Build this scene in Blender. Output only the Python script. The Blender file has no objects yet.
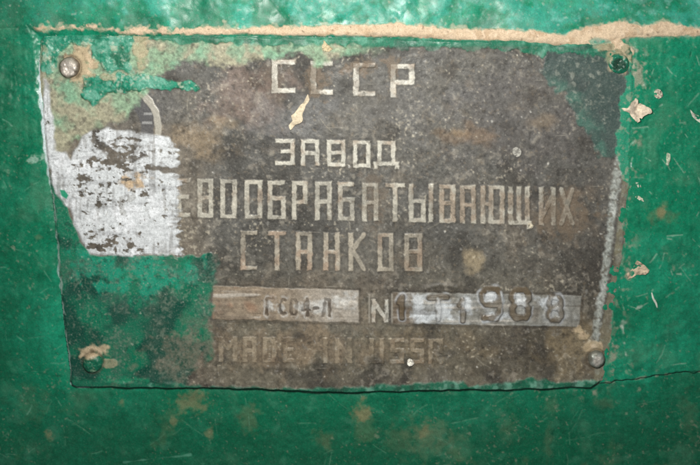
import bpy, math, random
import numpy as np

# ------------------------------------------------------------------ camera, light, exposure
S = 0.0003                      # metres per measured unit (the plate is about 17 cm wide)
F = 970.0                       # viewing distance in the same units
TH = math.radians(17)           # the camera looks a little down on the plate
CX, CY = 350.0, 232.5
scene = bpy.context.scene
cd = bpy.data.cameras.new('camera'); cam = bpy.data.objects.new('camera', cd)
scene.collection.objects.link(cam)
cam.location = (0, -F*math.cos(TH)*S, F*math.sin(TH)*S)
cam.rotation_euler = (math.pi/2 - TH, 0, 0)
cd.sensor_width = 36; cd.lens = 36*F/700
cd.clip_start = 0.005; cd.clip_end = 50
scene.camera = cam
w = bpy.data.worlds.new('World'); scene.world = w; w.use_nodes = True
bg = w.node_tree.nodes['Background']
bg.inputs[0].default_value = (0.93, 0.96, 1.0, 1); bg.inputs[1].default_value = 0.11
ld = bpy.data.lights.new('work_lamp', 'AREA'); ld.shape = 'DISK'; ld.size = 0.035
ld.energy = 0.52; ld.color = (1.0, 0.98, 0.93)
lamp = bpy.data.objects.new('work_lamp', ld); scene.collection.objects.link(lamp)
lamp.location = (-25*S, -600*S, 300*S)
from mathutils import Vector
lamp.rotation_euler = (Vector((-10*S, 0, 40*S)) - lamp.location).to_track_quat('-Z', 'Y').to_euler()
scene.view_settings.view_transform = 'Standard'; scene.view_settings.look = 'None'
scene.view_settings.exposure = 0.0; scene.view_settings.gamma = 1.0

# ------------------------------------------------------------------ numeric helpers
rng = np.random.default_rng(7)
N = 1024
def _tile():
    f = np.fft.fft2(rng.standard_normal((N, N)))
    k = np.fft.fftfreq(N)
    g = np.exp(-2*(math.pi*1.7)**2*(k[:, None]**2 + k[None, :]**2))
    t = np.real(np.fft.ifft2(f*g)); t = (t-t.mean())/t.std()
    return t.astype(np.float32)
TILES = [_tile() for _ in range(3)]
def noise(u, v, s, seed=0, sx=1.0):
    """smooth noise, std 1, features about s units across (s*sx along u)"""
    t = TILES[seed % 3]
    a = seed*2.399; c, n = (math.cos(a), math.sin(a)) if sx == 1.0 else (1.0, 0.0)
    x = (u*c - v*n)*(4.0/(s*sx)) + 137.3*seed; y = (u*n + v*c)*(4.0/s) + 71.9*seed
    x0 = np.floor(x); y0 = np.floor(y); fx = x-x0; fy = y-y0
    i = x0.astype(np.int64) % N; j = y0.astype(np.int64) % N; i1 = (i+1) % N; j1 = (j+1) % N
    return (t[j, i]*(1-fx)+t[j, i1]*fx)*(1-fy) + (t[j1, i]*(1-fx)+t[j1, i1]*fx)*fy
def fbm(u, v, s, seed=0, o=3, sx=1.0):
    r = 0; a = 1.0; tot = 0
    for k in range(o):
        r = r + a*noise(u, v, s/2**k, seed+k*5, sx); tot += a*a; a *= 0.6
    return r/math.sqrt(tot)
def ss(x, a, b):
    t = np.clip((x-a)/(b-a), 0, 1); return t*t*(3-2*t)
def lin(r, g, b):
    f = lambda c: (c/255/12.92) if c/255 <= .04045 else ((c/255+.055)/1.055)**2.4
    return np.array([f(r), f(g), f(b)], dtype=np.float32)
def mix(c, col, m):
    m = np.clip(m, 0, 1)[..., None]; return c*(1-m) + col*m
def seg_d(u, v, x0, y0, x1, y1):
    dx, dy = x1-x0, y1-y0; L = dx*dx+dy*dy + 1e-9
    t = np.clip(((u-x0)*dx+(v-y0)*dy)/L, 0, 1)
    return np.hypot(u-x0-t*dx, v-y0-t*dy)
def line_d(u, v, pts):
    d = np.full(u.shape, 1e9, np.float32)
    for a, b in zip(pts[:-1], pts[1:]): d = np.minimum(d, seg_d(u, v, *a, *b))
    return d
def poly_d(u, v, pts):
    """signed distance, positive inside"""
    pts = list(pts); d = line_d(u, v, pts+[pts[0]])
    ins = np.zeros(u.shape, bool)
    for (x0, y0), (x1, y1) in zip(pts, pts[1:]+pts[:1]):
        if y0 == y1: continue
        ins ^= ((y0 > v) != (y1 > v)) & (u < (x1-x0)*(v-y0)/(y1-y0)+x0)
    return np.where(ins, d, -d)
def blob(u, v, cx, cy, rx, ry, rough=0.3, seed=0, s=8, soft=0.35):
    r = np.hypot((u-cx)/rx, (v-cy)/ry)
    return ss(1-r + rough*fbm(u, v, s, seed, 3), -soft, soft)
def scratches(u, v, n, box, length, width, seed, slant=None):
    """n short hair scratches scattered in a box, mask 0..1"""
    q = random.Random(seed); m = np.zeros(u.shape, np.float32)
    for _ in range(n):
        x, y = q.uniform(box[0], box[2]), q.uniform(box[1], box[3]); a = q.uniform(0, math.pi) if slant is None else q.gauss(slant, .35)
        l = length*q.uniform(.3, 1.3)/2; dx, dy = l*math.cos(a), l*math.sin(a); k = q.uniform(-.15, .15)*l
        pts = [(x-dx, y-dy), (x-dy*k/max(l, 1), y+dx*k/max(l, 1)), (x+dx, y+dy)]
        sel = (np.abs(u-x) < l+4) & (np.abs(v-y) < l+4)
        if not sel.any(): continue
        d = line_d(u[sel], v[sel], pts); wv = width*q.uniform(.5, 1.3)
        m[sel] = np.maximum(m[sel], ss(wv-d, -.5, .4)*q.uniform(.4, 1)*ss(noise(u[sel], v[sel], 4, seed), -1.2, .3))
    return m
def interp(x, pts):
    return np.interp(x, [p[0] for p in pts], [p[1] for p in pts])
def world(u, v, h):
    """a point measured on the machine wall, h units in front of it"""
    a = (u-CX)/F; b = (CY-v)/F
    dy = math.cos(TH) + b*math.sin(TH); dz = -math.sin(TH) + b*math.cos(TH)
    t = F*math.cos(TH)/dy
    return np.stack([a*t*S, -h*S + 0*u, (F*math.sin(TH) + dz*t)*S], -1)

# ------------------------------------------------------------------ outlines
PLATE = [(42, 40), (46, 35.5), (240, 35.5), (450, 39), (600, 43), (626, 45), (632, 52), (632, 100), (629, 185), (622, 256),
         (618, 275), (612, 330), (606, 372), (597, 382), (590, 387.5), (545, 388.5), (467, 388.5), (430, 390), (390, 391.5),
         (333, 391), (240, 388), (165, 387), (78, 386), (72, 383), (68, 340), (63, 300), (58, 230), (52, 185), (46, 130), (41.5, 80)]
CRACK = [(585, 388), (592, 383), (640, 377), (670, 372.5), (700, 370), (800, 362), (1100, 340)]
P_TOP = [(-400, 29), (30, 29), (45, 27), (58, 24), (72, 21.5), (90, 24), (105, 27), (148, 28), (240, 27.5), (330, 24), (400, 23), (436, 25.5),
         (470, 28), (530, 29), (546, 33), (562, 33), (580, 28.5), (590, 25), (603, 24), (622, 20.5), (640, 24), (662, 20), (675, 25), (700, 28), (1100, 34)]
P_BOT = [(-400, 30), (30, 29), (45, 34), (60, 30), (90, 29), (105, 33), (148, 35), (240, 34.5), (400, 37), (470, 41), (520, 42), (560, 46), (600, 46.5),
         (612, 42), (625, 37), (663, 37), (700, 36.5), (1100, 44)]
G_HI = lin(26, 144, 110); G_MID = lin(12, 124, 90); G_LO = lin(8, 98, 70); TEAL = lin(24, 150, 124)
PUTTY = lin(208, 186, 158); DUST = lin(176, 172, 152); TAN = lin(160, 140, 100)

def putty_mask(u, v):
    lf = ss(240-u, 0, 90)
    t = interp(u, P_TOP) + .8*lf + (.9+1.2*lf)*fbm(u, v, 8, 3, 4); b = interp(u, P_BOT) - 1.2*lf + (.6+.8*lf)*fbm(u, v, 8, 4, 4)
    m = np.minimum(v-t, b-v)
    hole = poly_d(u, v, [(588, 40.5), (594, 37.5), (607, 39.5), (610, 42), (598, 43.5), (590, 43.5)])
    m = np.minimum(m, -hole)
    br = 5.5 + 1.5*fbm(u, v, 8, 8) - line_d(u, v, [(613, 40), (620, 46), (628, 50)])
    m = np.maximum(m, br)
    ragged = ss(u, 20, 44)
    return m*1.0 - (1-ragged)*6

# ------------------------------------------------------------------ the wall of the machine
def wall_fields(u, v):
    P = poly_d(u, v, PLATE) + .4*noise(u, v, 16, 62) + .15*noise(u, v, 5, 63)
    crack_y = interp(u, CRACK)
    right = ss(u, 590, 605)*ss(crack_y - v + .5*noise(u, v, 5, 2), -1.0, 1.0)
    left = ss(70-u + (v-385)*.09, -3, 6)*ss(420-v, 0, 90)
    top = ss(interp(u, P_BOT)-v, -6, 6)
    lumps = .95*fbm(u, v, 26, 11, 2) + .2*fbm(u, v, 11, 10, 2)
    h = 3.0*np.maximum(np.maximum(right*1.2, left*1.05), top*1.6)
    hot = top*(.35 + .65*np.exp(-((u-330)/190.0)**2))
    h = h + hot*1.2*lumps + hot*.06*fbm(u, v, 4.5, 12, 2) - .075*np.clip(30-v, 0, 60)
    rest = 1-top
    h = h + rest*(.55*fbm(u, v, 30, 13, 2) + .26*fbm(u, v, 9, 14, 3) + .06*noise(u, v, 2.6, 15))
    h = h + .7*fbm(u, v, 160, 16, 2) + rest*.10*noise(v, u, 3.0, 189, 22)
    pm = putty_mask(u, v)
    pk = ss(pm, -.6, 1.6)
    h = h + pk*(.5 + .2*noise(u, v, 3, 17) + .25*noise(u, v, 14, 18))
    # groove and exposed lip round the plate
    h = h - .5*np.exp(-(P/1.5)**2)*(1-top)*(1-ss(u, 590, 600)*(1-ss(v, 180, 220)))*(.6 + .4*noise(u, v, 20, 9))
    cr = np.where(u > 585, np.abs(v-crack_y), 99)
    h = h - .6*np.exp(-(cr/1.0)**2)*(u > 600)
    h = h - .8*ss(P, -7, 0)*ss(v, 378, 384)*(u < 600)
    # colour
    n1 = fbm(u, v, 60, 21, 3); n2 = fbm(u, v, 14, 22, 3)
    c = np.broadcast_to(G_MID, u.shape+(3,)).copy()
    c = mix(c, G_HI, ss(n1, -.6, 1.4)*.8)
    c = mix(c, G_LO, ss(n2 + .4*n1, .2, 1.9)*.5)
    c = mix(c, lin(6, 86, 58), .8*np.maximum(np.maximum(ss(v - crack_y + 2*noise(u, v, 9, 61), -2, 4)*(.62 + .38*ss(v, 395, 450)), ss(62-u + 6*n2, -25, 70)*.8), 0))  # darker lower coat, with light falloff at bottom and left painted into the green
    c = mix(c, lin(56, 164, 144), top*ss(lumps + .6*noise(u, v, 5, 23), -.8, 1.4)*.6*ss(u, -20, 120))  # paler lumps: sheen and dust of the top band both painted into the colour
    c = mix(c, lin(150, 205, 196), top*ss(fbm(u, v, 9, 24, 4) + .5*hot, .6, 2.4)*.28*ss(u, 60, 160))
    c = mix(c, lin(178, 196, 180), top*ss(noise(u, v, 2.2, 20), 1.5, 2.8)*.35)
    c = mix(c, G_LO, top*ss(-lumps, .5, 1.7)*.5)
    # dust specks, scuffs and settled grime
    sp = noise(u, v, 1.5, 25) + .35*noise(u, v, 24, 26)
    c = c*(1 + .055*noise(u, v, 1.6, 191) + .04*fbm(u, v, 4, 192, 2))[..., None]
    c = mix(c, DUST*.75, ss(sp, 1.6, 3.5)*.36)
    c = mix(c, DUST, ss(fbm(u, v, 3.4, 27, 3) + .5*noise(u, v, 42, 28), 2.0, 4.0)*.32)
    c = mix(c, lin(96, 146, 116), ss(fbm(u, v, 34, 29, 4), .9, 2.4)*.25)
    c = mix(c, lin(60, 128, 100), ss(fbm(u, v, 11, 19, 4), .9, 2.4)*.4)
    lowr = ss(v, 392, 420)
    c = mix(c, lin(104, 122, 88), lowr*ss(fbm(u, v, 26, 30, 4), 1.1, 2.5)*.3)
    for (x, y, rx, ry, a, k) in [(362, 413, 9, 9, .85, 0), (430, 436, 26, 17, .6, 1), (192, 402, 15, 11, .65, 0), (50, 435, 5, 5, .6, 0), (174, 421, 4, 5, .5, 0),
                              (122, 403, 4, 4, .5, 0), (210, 432, 4, 5, .55, 0), (402, 444, 20, 14, .4, 1), (659, 212, 5, 5, .95, 0), (659, 213, 14, 9, .3, 0), (40, 236, 4, 3, .5, 1), (552, 408, 7, 12, .35, 1),
                              (605, 403, 10, 7, .4, 1), (548, 440, 5, 16, .35, 1), (508, 428, 8, 12, .3, 1), (425, 430, 8, 7, .55, 0), (690, 415, 9, 26, .3, 1),
                              (30, 402, 14, 18, .25, 1), (325, 440, 9, 10, .25, 0), (250, 420, 10, 13, .25, 0)]:
        c = mix(c, [lin(150, 136, 100), lin(104, 122, 92)][k], .7*a*blob(u, v, x, y, rx*.8, ry*.8, .35, int(x) % 37, 5, .7))
    sc = scratches(u, v, 46, (620, 60, 705, 370), 16, .55, 5); c = mix(c, lin(150, 186, 164), sc*.6); h = h - .35*sc
    sc = scratches(u, v, 60, (-20, 390, 720, 475), 22, .5, 6); c = mix(c, lin(96, 150, 122), sc*.5); h = h - .3*sc
    sc = scratches(u, v, 40, (-20, 20, 62, 470), 16, .5, 8); c = mix(c, lin(110, 166, 140), sc*.5); h = h - .3*sc
    sc = scratches(u, v, 26, (-20, 30, 720, 470), 9, 1.0, 9); c = mix(c, lin(8, 70, 50), sc*.5*(1-pk)); h = h - .4*sc
    # band of dust and rubbed paint right of the plate
    edge_r = np.exp(-((P+5)/6)**2)*ss(u, 560, 590)
    c = mix(c, DUST*.8, edge_r*ss(fbm(u, v, 7, 31, 3), -.1, 1.6)*.75)
    strk = line_d(u, v, [(665, 275), (655, 283), (646, 297), (630, 312), (622, 325), (625, 360)]) + 1.5*noise(u, v, 9, 32)
    c = mix(c, lin(190, 205, 190), ss(-strk, -2.2, .2)*ss(noise(u, v, 5, 33), -.2, 1.0)*.8)
    strk = line_d(u, v, [(672, 273), (700, 272)]) + .8*noise(u, v, 7, 34)
    c = mix(c, lin(170, 190, 170), ss(-strk, -1.8, .2)*ss(noise(u, v, 4, 35), .0, 1.0)*.7)
    strk = line_d(u, v, [(124, 462), (190, 455)]) + .5*noise(u, v, 7, 36)
    c = mix(c, lin(100, 165, 140), ss(-strk, -1.6, 0)*.55)
    c = mix(c, DUST, ss(-cr, -3.2, -.8)*ss(noise(u, v, 6, 37), .35, 1.2)*.55)
    c = mix(c, lin(20, 50, 38), ss(-cr, -1.1, -.2)*.5)
    # pale lip along the left edge of the plate
    ledge = np.where(P < 1.5, np.abs(P+.5), 99)*np.where((u < 90) & (v > 55), 1, 99)
    wid = interp(v, [(55, .8), (70, 1.6), (150, 1.6), (185, 1.4), (200, .8), (320, .8), (390, .7)])
    c = mix(c, lin(196, 210, 212), ss(wid-ledge + .5*noise(u, v, 5, 38), -.5, .6)*interp(v, [(150, .95), (200, .5), (390, .5)]))
    c = mix(c, lin(176, 205, 190), blob(u, v, 36, 158, 10, 4, .5, 9, 5)*.5)
    # putty with grains and thin green smears over it
    pc = np.broadcast_to(PUTTY, u.shape+(3,)).copy()
    pc = mix(pc, lin(186, 160, 130), ss(fbm(u, v, 7, 41, 3), .2, 1.8)*.7)
    pc = mix(pc, lin(226, 204, 178), ss(fbm(u, v, 3, 42, 2), .5, 1.9)*.6)
    pc = mix(pc, lin(110, 92, 74), ss(noise(u, v, 1.8, 43), 1.7, 2.5)*.6)
    pc = mix(pc, lin(80, 140, 110), ss(fbm(u, v, 10, 44, 3) - .02*(u-100), .6, 1.6)*.55*ss(230-u, 0, 90))
    c = mix(c, pc, pk)
    c = mix(c, lin(200, 186, 160), top*(1-pk)*ss(np.exp(-np.abs(pm)/4)*1.6 + .4*noise(u, v, 3, 45), .9, 1.7)*.45)
    halo = blob(u, v, 631, 66, 15, 22, .5, 46, 7, .6)
    c = mix(c, DUST, halo*ss(fbm(u, v, 4, 47, 3), -.2, 1.3)*.6)
    r = .36 + .07*noise(u, v, 12, 48) + .08*lowr
    r = np.where(top > .5, .48 + .07*noise(u, v, 8, 49), r)
    r = r*(1-pk) + .9*pk
    return h, c, np.clip(r, .16, 1), pm

# ------------------------------------------------------------------ writing: strokes of each character in a unit cell
GL = {
 'С': [[(1, 0), (0, 0), (0, 1), (1, 1)]],
 'c': [[(1, .08), (.6, 0), (.25, .12), (0, .4), (0, .65), (.25, .9), (.6, 1), (1, .92)]],
 'Р': [[(0, 1), (0, 0), (1, 0), (1, .55), (0, .55)]],
 'З': [[(0, 0), (1, 0), (1, 1), (0, 1)], [(.35, .48), (1, .48)]],
 'А': [[(0, 1), (0, 0), (1, 0), (1, 1)], [(0, .52), (1, .52)]],
 'В': [[(0, 0), (0, 1), (1, 1), (1, 0), (0, 0)], [(0, .48), (1, .48)]],
 'О': [[(0, 0), (0, 1), (1, 1), (1, 0), (0, 0)]],
 'Д': [[(.1, .86), (.1, 0), (.9, 0), (.9, .86)], [(-.12, 1.04), (-.12, .88), (1.12, .88), (1.12, 1.04)]],
 'Е': [[(1, 0), (0, 0), (0, 1), (1, 1)], [(0, .48), (.85, .48)]],
 'Б': [[(.95, 0), (0, 0), (0, 1), (1, 1), (1, .45), (0, .45)]],
 'Т': [[(0, 0), (1, 0)], [(.5, 0), (.5, 1)]],
 'Ы': [[(0, 0), (0, 1), (.62, 1), (.62, .45), (0, .45)], [(1, 0), (1, 1)]],
 'Ю': [[(0, 0), (0, 1)], [(0, .48), (.42, .48)], [(.42, 0), (.42, 1), (1, 1), (1, 0), (.42, 0)]],
 'Щ': [[(0, 0), (0, 1), (1, 1), (1, 0)], [(.5, 0), (.5, 1)], [(1, 1), (1.14, 1), (1.14, 1.12)]],
 'И': [[(0, 0), (0, 1)], [(1, 0), (1, 1)], [(0, .85), (1, .15)]],
 'Х': [[(0, 0), (1, 1)], [(1, 0), (0, 1)]],
 'Н': [[(0, 0), (0, 1)], [(1, 0), (1, 1)], [(0, .52), (1, .52)]],
 'К': [[(0, 0), (0, 1)], [(.95, 0), (.05, .5)], [(.1, .45), (1, 1)]],
 'M': [[(0, 1), (0, 0), (.5, .45), (1, 0), (1, 1)]],
 'A': [[(0, 1), (0, 0), (1, 0), (1, 1)], [(0, .55), (1, .55)]],
 'D': [[(0, 0), (0, 1), (.85, 1), (1, .8), (1, .2), (.85, 0), (0, 0)]],
 'E': [[(1, 0), (0, 0), (0, 1), (1, 1)], [(0, .48), (.85, .48)]],
 'I': [[(.5, 0), (.5, 1)]],
 'N': [[(0, 1), (0, 0), (1, 1), (1, 0)]],
 'U': [[(0, 0), (0, 1), (1, 1), (1, 0)]],
 'S': [[(1, 0), (0, 0), (0, .48), (1, .48), (1, 1), (0, 1)]],
 'R': [[(0, 1), (0, 0), (1, 0), (1, .5), (0, .5)], [(.4, .5), (1, 1)]],
 'П': [[(0, 1), (0, 0), (1, 0), (1, 1)]],
 'Л': [[(0, 1), (.3, 0), (1, 0), (1, 1)]],
 'Г': [[(0, 1), (0, 0), (1, 0)]],
 '0': [[(.2, 0), (0, .2), (0, .8), (.2, 1), (.8, 1), (1, .8), (1, .2), (.8, 0), (.2, 0)]],
 '4': [[(.75, 1), (.75, 0), (0, .65), (1, .65)]],
 '-': [[(0, .55), (1, .55)]],
 '1': [[(0, .25), (.5, 0), (.5, 1)]],
 '9': [[(.95, .35), (.8, .52), (.2, .52), (0, .35), (0, .15), (.2, 0), (.8, 0), (1, .15), (1, .75), (.8, 1), (.15, 1)]],
 '8': [[(.2, .48), (0, .33), (0, .15), (.2, 0), (.8, 0), (1, .15), (1, .33), (.8, .48), (.2, .48), (0, .66), (0, .86), (.2, 1), (.8, 1), (1, .86), (1, .66), (.8, .48)]],
 '.': [[(.5, .96), (.5, 1)]],
}
def write(u, v, items, wx, wy, sharp=True):
    """signed distance (positive inside) to a row of characters; items: (char, x0, x1, ytop, ybottom) outer box"""
    d = np.full(u.shape, -50, np.float32)
    for ch, x0, x1, y0, y1 in items:
        sel = (u > x0-8) & (u < x1+8) & (v > y0-8) & (v < y1+8)
        if not sel.any(): continue
        uu, vv = u[sel], v[sel]; dd = d[sel]
        ax, bx = x0+wx/2, x1-wx/2; ay, by = y0+wy/2, y1-wy/2
        for pl in GL[ch]:
            for (a0, b0), (a1, b1) in zip(pl[:-1], pl[1:]):
                p = (ax+a0*(bx-ax), ay+b0*(by-ay)); q = (ax+a1*(bx-ax), ay+b1*(by-ay))
                if sharp and (abs(a0-a1) < 1e-6 or abs(b0-b1) < 1e-6):
                    e = np.minimum(np.minimum(uu-min(p[0], q[0])+wx/2, max(p[0], q[0])+wx/2-uu),
                                   np.minimum(vv-min(p[1], q[1])+wy/2, max(p[1], q[1])+wy/2-vv))
                else:
                    e = (wx+wy)/4 - seg_d(uu, vv, *p, *q)
                dd = np.maximum(dd, e)
        d[sel] = dd
    return d
def row(txt, xs, top, bot):
    """xs: (x0, x1) per character; top and bottom run as straight lines (value at first, slope per unit)"""
    return [(c, a, b, top[0]+top[1]*(a-top[2]), bot[0]+bot[1]*(a-bot[2])) for c, (a, b) in zip(txt, xs)]
R1 = row('СССР', [(272, 295.5), (310.5, 333), (353, 375.5), (390, 414.5)], (59, .038, 272), (92.5, .036, 272))
R2 = row('ЗАВОД', [(275.5, 295), (301, 319.5), (327, 345.5), (353, 370.5), (375.5, 397)], (138, .02, 275), (164, .035, 275))
R3 = row('ДЕРЕВООБРАБАТЫВАЮЩИХ', [(70, 87), (93, 108), (115, 131), (137, 152), (178, 191), (198, 214), (221, 237.5), (245, 263), (268, 286), (292, 308), (315, 332),
          (338, 354.5), (362, 378.5), (385, 405), (408.5, 433), (439, 455), (459.5, 475.5), (480, 504), (507.5, 531), (538, 555), (558, 574)],
          (175, .0245, 180), (215.5, .0225, 180)) if False else None
R3 = row('ЕВООБРАБАТЫВАЮЩИХ', [(177, 191), (198, 214), (221, 237.5), (245, 263), (268, 286), (292, 308), (315, 332),
          (338, 354.5), (362, 378.5), (385, 405), (408.5, 433), (439, 455), (459.5, 475.5), (480, 504), (507.5, 529), (538, 555), (558, 574)],
          (177.3, .0245, 180), (216, .0225, 180))
R3H = row('ЕР', [(97, 110), (121, 136)], (176, .02, 100), (214.5, .02, 100))
R4 = row('СТАНКОВ', [(241, 257.5), (268, 286.5), (296, 312.5), (323.5, 340), (348.5, 366.5), (377.5, 393.5), (404, 422)], (229.5, .019, 241), (268.5, .011, 241))
R5 = row('MADEINUSSR', [(219, 238), (243, 257), (263, 277), (283, 295), (321, 330), (335, 352), (369, 384), (390, 404), (410, 424), (428, 443)], (335, .01, 220), (360, .012, 220))
R6 = row('N', [(371.5, 388.5)], (298, 0, 371), (321, 0, 371))
R7 = row('П', [(99, 112)], (294, 0, 99), (311, 0, 99)) + row('И', [(117, 128)], (294, 0, 99), (311, 0, 99)) + row('П', [(133, 146)], (294, 0, 99), (311, 0, 99))
M1 = row('Гc04-Л', [(266, 275), (279, 287), (290, 298), (301, 311), (313, 320), (322, 331)], (296, .02, 266), (314, .03, 266))
D1 = row('1Т', [(397, 406), (427, 449)], (293, .03, 395), (319, .03, 395))
D2 = row('1', [(457, 468)], (297, 0, 457), (321, 0, 457))
D3 = row('98', [(479, 502), (509, 530)], (285, .01, 479), (319, -.02, 479))
D4 = row('8', [(546, 562)], (293.5, 0, 546), (320, 0, 546))
FIELD_L = [(213, 284.5), (358.5, 289), (358.5, 321), (213, 317.5)]
FIELD_R = [(392.5, 291), (470, 292.5), (581, 294), (577.5, 325), (480, 323.5), (392.5, 322)]
EMB_C, EMB_R = (113, 128), 46.0

# ------------------------------------------------------------------ the nameplate as one relief, then cut into its parts
def plate_fields(u, v):
    P = poly_d(u, v, PLATE) + (.4*noise(u, v, 16, 62) + .15*noise(u, v, 5, 63))
    big = fbm(u, v, 55, 51, 3); med = fbm(u, v, 18, 52, 3); fin = fbm(u, v, 4, 53, 3); gr = noise(u, v, 1.7, 54)
    c = np.broadcast_to(lin(90, 89, 85), u.shape+(3,)).copy()
    c = mix(c, lin(114, 107, 90), ss(v, 215, 345)*.72)
    c = mix(c, lin(126, 116, 102), np.clip(ss(225-u, 0, 40)*ss(v, 100, 150), 0, 1)*.7)
    c = mix(c, lin(112, 108, 99), ss(big+.3*med, -.2, 1.8)*.5)
    c = mix(c, lin(58, 56, 51), ss(-big+.6*med, .1, 1.8)*.7)
    for (x, y, rx, ry, col, a) in [(565, 235, 40, 60, (76, 72, 66), .55), (405, 262, 26, 28, (84, 80, 72), .6), (505, 345, 45, 22, (74, 68, 58), .65), (592, 300, 12, 30, (66, 62, 56), .6),
                                 (250, 95, 40, 26, (142, 120, 108), .45), (150, 105, 25, 14, (112, 110, 108), .5), (290, 118, 40, 22, (122, 122, 122), .4), (510, 125, 60, 40, (98, 94, 92), .45),
                                 (410, 110, 55, 28, (104, 104, 104), .35), (280, 345, 65, 20, (150, 130, 106), .45), (560, 215, 26, 22, (130, 114, 96), .5), (575, 345, 26, 22, (144, 128, 100), .55), (430, 345, 45, 16, (126, 112, 90), .5),
                                 (475, 260, 11, 9, (156, 142, 116), .75), (455, 133, 14, 5, (140, 120, 92), .6), (195, 140, 26, 14, (160, 140, 112), .45), (545, 122, 12, 6, (134, 118, 98), .5), (497, 205, 30, 40, (104, 100, 92), .4),
                                 (470, 135, 28, 8, (122, 102, 82), .6), (385, 220, 20, 9, (86, 82, 74), .5), (315, 300, 60, 20, (150, 134, 116), .3), (430, 290, 60, 6, (78, 73, 66), .5), (300, 280, 80, 5, (84, 78, 70), .45)]:
        c = mix(c, lin(*col), a*blob(u, v, x, y, rx, ry, .35, int(x+y) % 41, 14, .6))
    c = mix(c, lin(112, 110, 108), blob(u, v, 330, 330, 330, 7, .3, 3, 10, .5)*0)
    c = mix(c, lin(58, 54, 50), ss(med + .5*fin, .9, 2.2)*.55)
    rust = ss(fbm(u, v, 13, 55, 4) + .25*big, .9, 2.3)
    c = mix(c, lin(120, 108, 92), rust*.22)
    c = mix(c, lin(146, 140, 128), ss(fin + .5*noise(u, v, 30, 56), .8, 2.6)*.4)
    c = mix(c, lin(46, 44, 42), ss(-fin + .4*gr, 1.0, 2.5)*.35)
    c = mix(c, lin(196, 188, 168), ss(gr + .6*noise(u, v, 22, 57), 2.0, 3.3)*.35)
    c = mix(c, lin(206, 204, 196), ss(noise(u, v, 3.0, 58) + .3*gr, 2.8, 3.5)*.45)
    sc = scratches(u, v, 70, (120, 55, 610, 380), 14, .45, 11); c = mix(c, lin(158, 152, 138), sc*.5)
    sc = scratches(u, v, 50, (180, 60, 600, 380), 10, .8, 12); c = mix(c, lin(48, 45, 41), sc*.5)
    c = c*(1 + .09*gr[..., None] + .08*fin[..., None] + .07*noise(u, v, 2.5, 193)[..., None])
    c = mix(c, lin(142, 128, 108), ss(noise(u, v, 2.2, 194), 1.1, 2.6)*.28)
    c = mix(c, lin(168, 166, 160), ss(noise(u, v, 1.8, 195), 1.4, 2.9)*.3)
    scr = ss(noise(u, v, 1.3, 59, 14), 2.6, 3.4)
    c = mix(c, lin(170, 164, 152), scr*.35)
    rough = .58 + .08*med
    h = 4.2 + .38*fbm(u, v, 70, 61, 2) + .07*fin + .02*gr + .10*med
    part = np.zeros(u.shape, np.int8)                       # 0 = bare plate
    dirt = c.copy()
    # --- stamped fields
    fl = poly_d(u, v, FIELD_L) + .25*noise(u, v, 5, 62); fr = poly_d(u, v, FIELD_R) + .25*noise(u, v, 5, 63)
    for k, f in ((1, fl), (2, fr)):
        m = ss(f, -.6, .7)
        st = noise(u, v, 2.2, 64+k, 16)*(1 - .75*ss(u-258, 0, 8)*ss(338-u, 0, 8)); st2 = fbm(u, v, 15, 66+k, 3)
        if k == 1:
            fc = np.broadcast_to(lin(152, 137, 118), u.shape+(3,)).copy()
            fc = mix(fc, lin(176, 170, 160), ss(u, 265, 340)*.75)
            fc = mix(fc, lin(154, 112, 86), ss(fbm(u, v, 16, 70, 3), .1, 1.6)*.6*ss(300-u, 0, 70))
            fc = mix(fc, lin(120, 108, 94), ss(st2, .3, 1.8)*.6)
            for x, y, rx, ry in ((271, 303, 4, 5), (318, 305, 8, 6), (343, 300, 12, 7), (300, 306, 4, 5), (284, 306, 4, 5)):
                fc = mix(fc, lin(206, 206, 202), blob(u, v, x, y, rx, ry, .4, int(x) % 23, 5, .6)*.75)
        else:
            fc = np.broadcast_to(lin(140, 139, 132), u.shape+(3,)).copy()
            fc = mix(fc, lin(120, 104, 86), ss(416-u + 3*st2, -3, 8)*.8)
            fc = mix(fc, lin(178, 180, 178), ss(st2, -.1, 1.5)*.6)
            fc = mix(fc, lin(116, 108, 98), ss(-st2, .4, 1.6)*.6)
            for x, y, rx, ry in ((418, 306, 5, 11), (425, 314, 11, 5), (446, 312, 6, 9), (466, 304, 5, 9), (491, 294, 6, 4), (494, 315, 10, 4), (545, 300, 8, 5)):
                fc = mix(fc, lin(214, 220, 224), blob(u, v, x, y, rx, ry, .3, int(x) % 23, 5, .5)*.85)  # highlights on the dented metal, painted in as white spots
        fc = mix(fc, lin(212, 206, 196), ss(st, .9, 2.2)*.55)
        fc = mix(fc, lin(92, 84, 74), ss(-st, 1.2, 2.3)*.45)
        fc = fc*(1 + .10*gr[..., None])
        c = mix(c, fc, m*.93); h = h + m*(.45 + .12*st + .25*st2); rough = rough*(1-m) + m*(.54 + .08*st)
        part[f > 0] = k
        edge = np.exp(-((f+1.6)/1.1)**2)
        c = mix(c, lin(56, 50, 44), edge*.45)
    # stamped characters
    dm = write(u, v, M1, 2.7, 2.7, False) + .35*noise(u, v, 3, 71)
    m = ss(dm, -.7, .6)*(.55 + .45*ss(noise(u, v, 8, 72), -1, .6))
    c = mix(c, lin(74, 64, 54), m*.8); h = h - m*.8
    c = mix(c, lin(205, 204, 200), ss(dm, -3.5, -1)*(1-ss(dm, -1, 0))*ss(noise(u, v, 5, 73), -.2, 1)*.5)
    part[(dm > 0) & (fl > 0)] = 3
    dd = np.maximum(np.maximum(write(u, v, D1, 4.6, 4.6, False), write(u, v, D2, 4.4, 4.4, False)), np.maximum(write(u, v, D3, 5.2, 5.2, False), write(u, v, D4, 4.4, 4.4, False)))
    dd = dd + .4*noise(u, v, 5, 74)
    m = ss(dd, -1.0, .8)
    c = mix(c, lin(104, 90, 70), m*.82*(.65 + .35*ss(noise(u, v, 9, 75), -1, 1)))
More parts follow.
